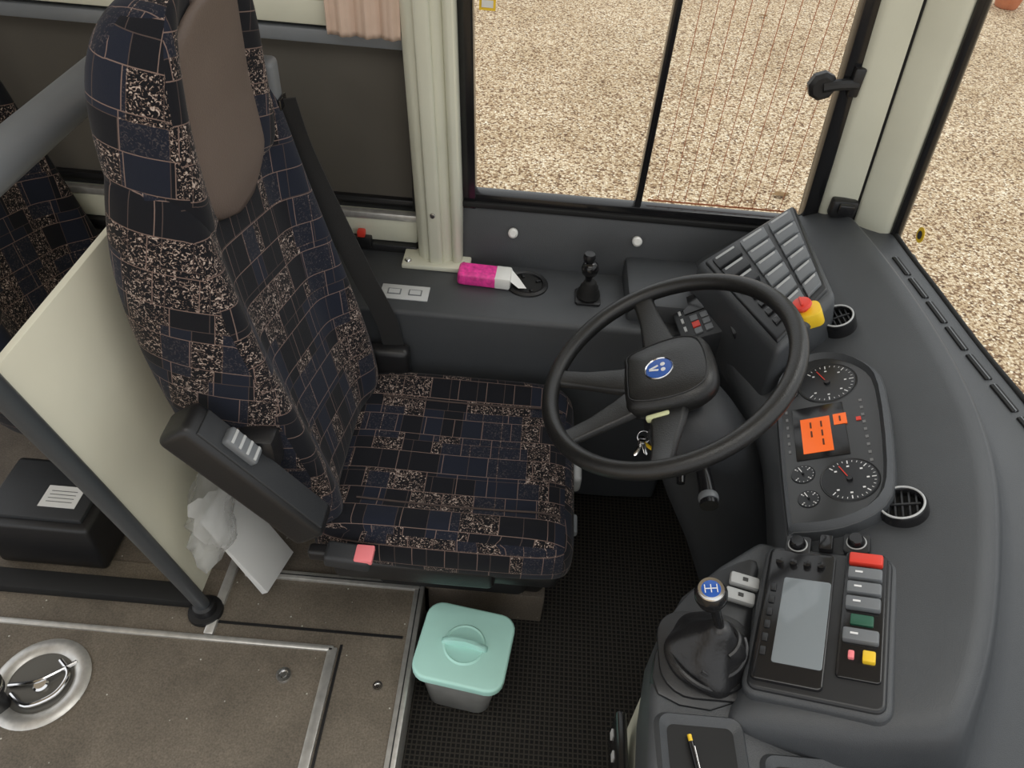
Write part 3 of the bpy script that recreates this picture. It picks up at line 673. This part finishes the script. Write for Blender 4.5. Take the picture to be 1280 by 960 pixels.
# ================================================================ LEDGE ITEMS
ch=empty("cup_holder",(.02,1.495,.65))
lathe("holder_rim",[(.038,.0),(.040,.006),(.046,.008),(.052,.004),(.053,.0)],BLK,ch,T(.015,1.497,.650),seg=40)
lathe("holder_well",[(0,.0006),(.039,.0006),(.039,.0)],RUB,ch,T(.015,1.497,.6505),seg=36)
for i in range(4):
    a=i*math.pi/2+.4; box("holder_finger_%d"%(i+1),(.015+.030*math.cos(a),1.497+.030*math.sin(a),.654),(.012,.006,.006),BLK,ch,bevel=.001,rz=a)
sp_=empty("snack_packet",(-.09,1.49,.66))
prism("carton",rrect(0,0,.13,.056,.010),0,.032,PINK,sp_,T(-.090,1.494,.651)@M.Rotation(-.05,4,'Z'),bevel=.006,seg=3)
box("white_print",(.045,0,.0165),(.042,.0575,.0325),WHITE,sp_,T(-.090,1.494,.651)@M.Rotation(-.05,4,'Z'),bevel=.006)
mk("paper_flap",[(-.028,1.468,.677),(-.025,1.51,.682),(-.005,1.495,.668),(.015,1.466,.6605),(-.005,1.462,.662)],[(0,1,2,3,4)],PAPER,sp_)
js=empty("joystick_lever",(.165,1.47,.65))
prism("base_plate",rrect(.165,1.462,.062,.062,.008),.65,.657,BLK,js,bevel=.002)
lathe("gaiter",[(.027,.657),(.029,.663),(.023,.668),(.026,.674),(.019,.680),(.022,.686),(.015,.692),(.016,.698),(.010,.704)],RUB,js,T(.165,1.462,0),seg=24,sharp=80)
lathe("grip",[(.007,.70),(.009,.715),(.018,.725),(.021,.738),(.018,.750),(.010,.756),(0,.757)],BLKG,js,T(.160,1.462,0),seg=24,sharp=60)
lathe("grip_top",[(.008,.754),(.013,.758),(.015,.768),(.012,.776),(0,.778)],BLK,js,T(.155,1.466,0),seg=20,sharp=60)
lb=empty("warning_label",(-.29,1.41,.651))
box("plate",(-.275,1.42,.6515),(.115,.055,.003),LABEL,lb,bevel=.001)
for i in range(2): box("frame_mark_%d"%(i+1),(-.30+i*.05,1.42,.6535),(.032,.022,.001),GREYS,lb,bevel=0)
for i in range(2): box("frame_mark_in_%d"%(i+1),(-.30+i*.05,1.42,.6542),(.026,.016,.0008),LABEL,lb,bevel=0)
rc=empty("red_hammer_clip",(-.40,1.60,.70)); box("clip",(-.41,1.585,.70),(.02,.02,.018),RED,rc,bevel=.004); box("clip_base",(-.41,1.587,.675),(.05,.02,.03),BLK,rc,bevel=.004)

# ================================================================ STORAGE BOX
tb=empty("storage_box",(-.052,.772,0)); mb=T(-.054,.777,0)@M.Rotation(math.radians(-8),4,'Z')
bot=rrect(0,0,.145,.130,.03); top_=rrect(0,0,.178,.160,.034)
prism("tub",bot,.001,.165,BOXB,tb,mb,bevel=.004,top=top_)
prism("tub_rim",rrect(0,0,.188,.168,.036),.150,.166,BOXB,tb,mb,bevel=.003)
prism("lid",rrect(0,0,.204,.184,.036),.164,.190,TEAL,tb,mb,bevel=.006,seg=4)
lathe("lid_dish",[(.040,.190),(.044,.1935),(.048,.190)],TEAL,tb,mb,seg=40,sharp=80)
lathe("lid_dish_floor",[(0,.1906),(.041,.1906),(.041,.189)],TEALM,tb,mb,seg=40)
vs=[];fs=[];L2=[(-.052,.006,.191),(-.045,.010,.200),(-.02,.008,.207),(0,.006,.209),(.02,.008,.207),(.045,.010,.200),(.052,.006,.191)]
for x,w_,z in L2: vs+=[(x,-w_,.190),(x,-w_*.5,z),(x,w_*.5,z),(x,w_,.190)]
for i in range(6):
    for j in range(3): fs.append((i*4+j,i*4+j+1,i*4+5+j,i*4+4+j))
fs+=[(0,1,2,3),(27,26,25,24)]
mk("lid_handle",vs,fs,TEALM,tb,mb,sharp=60)

# ================================================================ DRIVER SEAT
def section(w_,d,b):
    h=[(0,0),(0,.30),(0.0,.52),(b*.55,.66),(b,.80),(b*.75,.93),(-.22*d,1.0),(-.62*d,.985),(-.93*d,.88),(-d,.55),(-d,0)]
    o=[(x,y*w_) for x,y in h]; o+=[(x,-y*w_) for x,y in h[-2:0:-1]]
    return o
def seatloft(n,secs,kind,mat,parent,sub=2):
    vs=[];fs=[];k=20
    for s_ in secs:
        pos,front,yc,w_,d,b=s_
        for x,y in section(w_,d,b):
            vs.append((front+x,yc+y,pos) if kind=='back' else (pos,yc+y,front+x))
    m_=len(secs)
    for j in range(m_-1):
        for i in range(k): fs.append((j*k+i,j*k+(i+1)%k,(j+1)*k+(i+1)%k,(j+1)*k+i))
    fs+=[tuple(range(k))[::-1],tuple((m_-1)*k+i for i in range(k))]
    o=mk(n,vs,fs,mat,parent,sub=sub); boxuv(o); return o
PROF=[(.45,-.325),(.55,-.350),(.70,-.392),(.85,-.430),(1.0,-.462),(1.15,-.484),(1.25,-.490),(1.35,-.486),(1.45,-.470)]
def seat(name,O):
    s=empty(name,O); ox,oy,oz=O
    yc=oy
    def fx(z):
        for (a,xa),(b,xb) in zip(PROF,PROF[1:]):
            if z<=b: return ox+xa+(xb-xa)*(z-a)/(b-a)
        return ox+PROF[-1][1]
    secs=[]
    for z,w_,d,b in((.47,.19,.09,.0),(.475,.215,.15,.02),(.50,.232,.18,.03),(.62,.245,.205,.045),(.78,.250,.190,.05),(.95,.250,.170,.045),(1.07,.244,.145,.04),(1.15,.234,.122,.035),(1.205,.224,.105,.026),(1.235,.200,.08,.0)):
        secs.append((oz+z,fx(z)-(.02 if z<.5 or z>1.22 else 0),yc+(.008 if z>1.1 else 0),w_,d,b))
    seatloft("backrest",secs,'back',FAB,s)
    secs=[]
    for z,w_,d,b in((1.10,.15,.09,.0),(1.11,.180,.118,.012),(1.14,.194,.124,.022),(1.24,.194,.118,.028),(1.33,.188,.112,.028),(1.385,.170,.10,.02),(1.42,.138,.08,.01),(1.432,.10,.05,0)):
        secs.append((oz+z,fx(z)+(.014 if z>1.105 else -.01),yc-.014,w_,d,b))
    seatloft("headrest",secs,'back',FAB,s)
    return s,fx,yc
ds,fx,yc=seat("driver_seat",(0,1.07,0))
vs=[];fs=[]; nu,nv=12,14
for j in range(nv+1):
    z=1.09+(1.41-1.09)*j/nv
    t=(j+.25)/3.5; hw=.145*math.sqrt(max(0.03,1-(1-t)**2)) if t<1 else .145
    tt=(nv-j+.25)/3.5
    if tt<1: hw*=math.sqrt(max(.05,1-(1-tt)**2))
    for i in range(nu+1):
        u=-1+2*i/nu; y=yc-.004+hw*u; x=fx(z)+.023-.006*abs(u)**3+(.006 if abs(u)<.9 else 0)-(.010*max(0,(1.13-z)/.04) if z<1.13 else 0)
        vs.append((x,y,z))
for j in range(nv):
    for i in range(nu): fs.append((j*(nu+1)+i,j*(nu+1)+i+1,(j+1)*(nu+1)+i+1,(j+1)*(nu+1)+i))
pad=mk("head_pad",vs,fs,BROWN,ds,sub=1); so=pad.modifiers.new("t","SOLIDIFY"); so.thickness=.030; so.offset=-1
secs=[]
for x,top,w_,d,b in((-.385,.445,.20,.06,0),(-.375,.47,.235,.11,.01),(-.33,.488,.252,.13,.022),(-.15,.480,.256,.14,.030),(.02,.482,.256,.14,.026),(.10,.488,.254,.14,.018),(.138,.475,.245,.13,.008),(.155,.455,.225,.10,0),(.160,.43,.19,.06,0)):
    secs.append((x,top,1.075,w_,d,b))
seatloft("cushion",secs,'cush',FABC,ds)
PIP=plastic("piping_dark",(.06,.042,.036),.8)
for sgn in(-1,1):
    tube("piping_%s"%("a" if sgn<0 else "b"),[(x,1.075+sgn*.150,z) for x,z in((-.30,.495),(-.15,.490),(.0,.492),(.08,.495),(.125,.485))],.0022,PIP,ds,seg=8)
prism("seat_pan",rrect(-.11,1.075,.50,.46,.03),.335,.375,BLK,ds,bevel=.008)
prism("suspension_bellows",rrect(-.10,1.09,.36,.34,.03),.17,.34,RUB,ds,bevel=.006)
prism("seat_base",rrect(-.08,1.11,.40,.30,.02),.121,.18,BLK,ds,bevel=.006)
box("side_cover",(-.17,.845,.375),(.34,.04,.07),BLK,ds,bevel=.015,seg=3)
box("front_lever",(.155,.97,.40),(.03,.05,.02),GREYM,ds,bevel=.006)
box("side_knob",(.165,1.10,.41),(.025,.06,.05),GREYL,ds,bevel=.01,seg=3)
def bar(n,a,b,wy,th,mat,parent,y,bevel=.015):
    a=V((a[0],y,a[1]));b=V((b[0],y,b[1])); d=(b-a).normalized(); nz=V((-d.z,0,d.x)); nz=nz if nz.z>0 else -nz; s=V((0,wy/2,0))
    lo=[a-s-nz*th/2,b-s-nz*th/2,b+s-nz*th/2,a+s-nz*th/2]; hi=[p+nz*th for p in lo]
    return hexa(n,lo,hi,mat,parent,bevel=bevel,seg=4)
bar("armrest",(-.520,.865),(-.330,.608),.070,.070,BLK,ds,.768,.014)
bar("armrest_face",(-.478,.868),(-.312,.642),.052,.006,DASH2,ds,.768,.002)
bar("armrest_lever",(-.448,.838),(-.408,.783),.034,.020,GREYS,ds,.772,.006)
for i in range(4): bar("armrest_rib_%d"%(i+1),(-.436+i*.0095,.837-i*.0128),(-.433+i*.0095,.8325-i*.0128),.028,.004,LABEL,ds,.772,.001)
box("armrest_pivot",(-.42,.815,.76),(.07,.05,.08),BLK,ds,bevel=.015)
bar("buckle_stalk",(-.37,.47),(-.295,.47),.026,.03,BLK,ds,.803,.008)
bar("buckle_body",(-.335,.478),(-.245,.468),.044,.034,DASH2,ds,.797,.008)
box("buckle_button",(-.258,.797,.484),(.036,.038,.014),REDP,ds,bevel=.003)
box("belt_guide",(-.475,1.285,1.190),(.035,.045,.09),GREYS,ds,bevel=.010,seg=3)
box("belt_guide_slot",(-.455,1.285,1.160),(.006,.038,.020),BLKG,ds,bevel=.002)
ribbon("belt_webbing",[(-.454,1.285,1.165),(-.444,1.312,1.06),(-.405,1.326,.92),(-.350,1.329,.76),(-.300,1.329,.62),(-.285,1.325,.48)],(.046,.006,.014),BELT,ds)
box("belt_retractor",(-.31,1.318,.50),(.12,.045,.13),BLK,ds,bevel=.015,seg=3)

seat("passenger_seat",(-.70,1.33,-.12))

# ================================================================ PARTITION
pt=empty("partition")
mk("cream_board",[(-.668,.835,.20),(-.668,1.57,.20),(-.668,1.57,1.065),(-.668,.655,1.065),(-.656,.835,.20),(-.656,1.57,.20),(-.656,1.57,1.065),(-.656,.655,1.065)],[(0,1,2,3),(4,5,6,7),(0,1,5,4),(1,2,6,5),(2,3,7,6),(3,0,4,7)],CREAMB,pt,bevel=.002)
tube("partition_tube",[(-.662,.835,.125),(-.662,.826,.20),(-.662,.73,.66),(-.662,.645,1.04),(-.662,.60,1.24)],.016,plastic("tube_grey",(.06,.067,.074),.35),pt,seg=16)
lathe("tube_flange",[(.018,.035),(.024,.03),(.026,.010),(.038,.008),(.040,0)],BLK,pt,T(-.662,.835,.127),seg=24)
gr=empty("grab_rail"); tube("rail",[(-.75,.60,1.20),(-.75,1.10,1.20),(-.75,1.585,1.20)],.033,GREYM,gr,seg=20)
hb_=empty("heater_box",(-1.1,.99,.12))
box("case",(-1.06,1.02,.20),(.26,.20,.16),BLK,hb_,bevel=.012,seg=3)
box("case_cap",(-1.06,1.02,.285),(.22,.16,.016),DASH2,hb_,bevel=.004)
box("case_label",(-1.02,1.00,.294),(.085,.06,.001),PAPER,hb_,bevel=0)
for i in range(4): box("case_text_%d"%(i+1),(-1.02,.985+i*.010,.2948),(.06,.0018,.0005),DIM,hb_,bevel=0)
dc=empty("cable_duct",(-1.1,.86,.12)); box("duct",(-1.12,.868,.132),(.86,.05,.03),RUB,dc,bevel=.004)
pg=empty("document_folder",(-.58,.9,.2))
mk("sheet_stack",[(-.625,.88,.42),(-.605,1.0,.42),(-.515,1.0,.135),(-.545,.885,.135),(-.620,.875,.432),(-.60,.995,.432),(-.50,1.0,.145),(-.53,.885,.145)],[(0,1,2,3),(4,5,6,7),(0,1,5,4),(1,2,6,5),(2,3,7,6),(3,0,4,7)],PAPER,pg,bevel=.001)
bg=plastic("clear_bag",(.78,.79,.78),.2,bs=40,bstr=1,alpha=.38)
vs=[];fs=[]
for j in range(9):
    for i in range(16):
        a=2*math.pi*i/16; r=(.055+.02*math.sin(j*.4))*(1+.22*math.sin(3*a+j)+.12*math.sin(7*a+2*j)); vs.append((-.595+r*.50*math.cos(a)+.003*j,.87+r*math.sin(a),.36+.028*j))
for j in range(8):
    for i in range(16): fs.append((j*16+i,j*16+(i+1)%16,(j+1)*16+(i+1)%16,(j+1)*16+i))
fs.append(tuple(range(16)))
mk("clear_plastic_bag",vs,fs,bg,pg,sharp=80)

# ================================================================ LIGHT
w_=bpy.data.worlds.new("w"); SC.world=w_; w_.use_nodes=True; nt=w_.node_tree
bgn=nt.nodes["Background"]; bgn.inputs[1].default_value=1.25
tc=nt.nodes.new("ShaderNodeTexCoord"); rp=nt.nodes.new("ShaderNodeValToRGB"); sx=nt.nodes.new("ShaderNodeSeparateXYZ")
nt.links.new(tc.outputs["Generated"],sx.inputs[0]); nt.links.new(sx.outputs[2],rp.inputs[0])
rp.color_ramp.elements[0].color=(.90,.91,.92,1); rp.color_ramp.elements[1].color=(.96,.98,1.0,1); nt.links.new(rp.outputs[0],bgn.inputs[0])
sl=bpy.data.lights.new("sun","SUN"); sl.energy=.6; sl.angle=math.radians(25); sl.color=(1,.97,.92)
so_=bpy.data.objects.new("sun_light",sl); COL.objects.link(so_); so_.location=(3,5,8)
so_.rotation_euler=V((.55,.35,1)).to_track_quat('Z','Y').to_euler()
al=bpy.data.lights.new("fill_light","AREA"); al.shape='RECTANGLE'; al.size=1.6; al.size_y=.8; al.energy=11; al.color=(1,.99,.96)  # added soft fill for the cabin, not a lamp fitted in the bus
ao=bpy.data.objects.new("fill_light",al); COL.objects.link(ao); ao.location=(-.1,.2,2.24)

# ================================================================ CAMERA
p=math.radians(44); r=math.radians(5)
R=V((math.cos(r),math.sin(r)*math.sin(p),math.sin(r)*math.cos(p))); U=V((-math.sin(r),math.cos(r)*math.sin(p),math.cos(r)*math.cos(p))); F=V((0,math.cos(p),-math.sin(p)))
cd=bpy.data.cameras.new("camera"); cd.sensor_width=36; cd.lens=36*930/1280; cd.clip_start=.02
cam=bpy.data.objects.new("camera",cd); COL.objects.link(cam)
cam.matrix_world=M(((R.x,U.x,-F.x,0),(R.y,U.y,-F.y,0),(R.z,U.z,-F.z,1.75),(0,0,0,1)))
SC.camera=cam
SC.view_settings.view_transform='Standard'
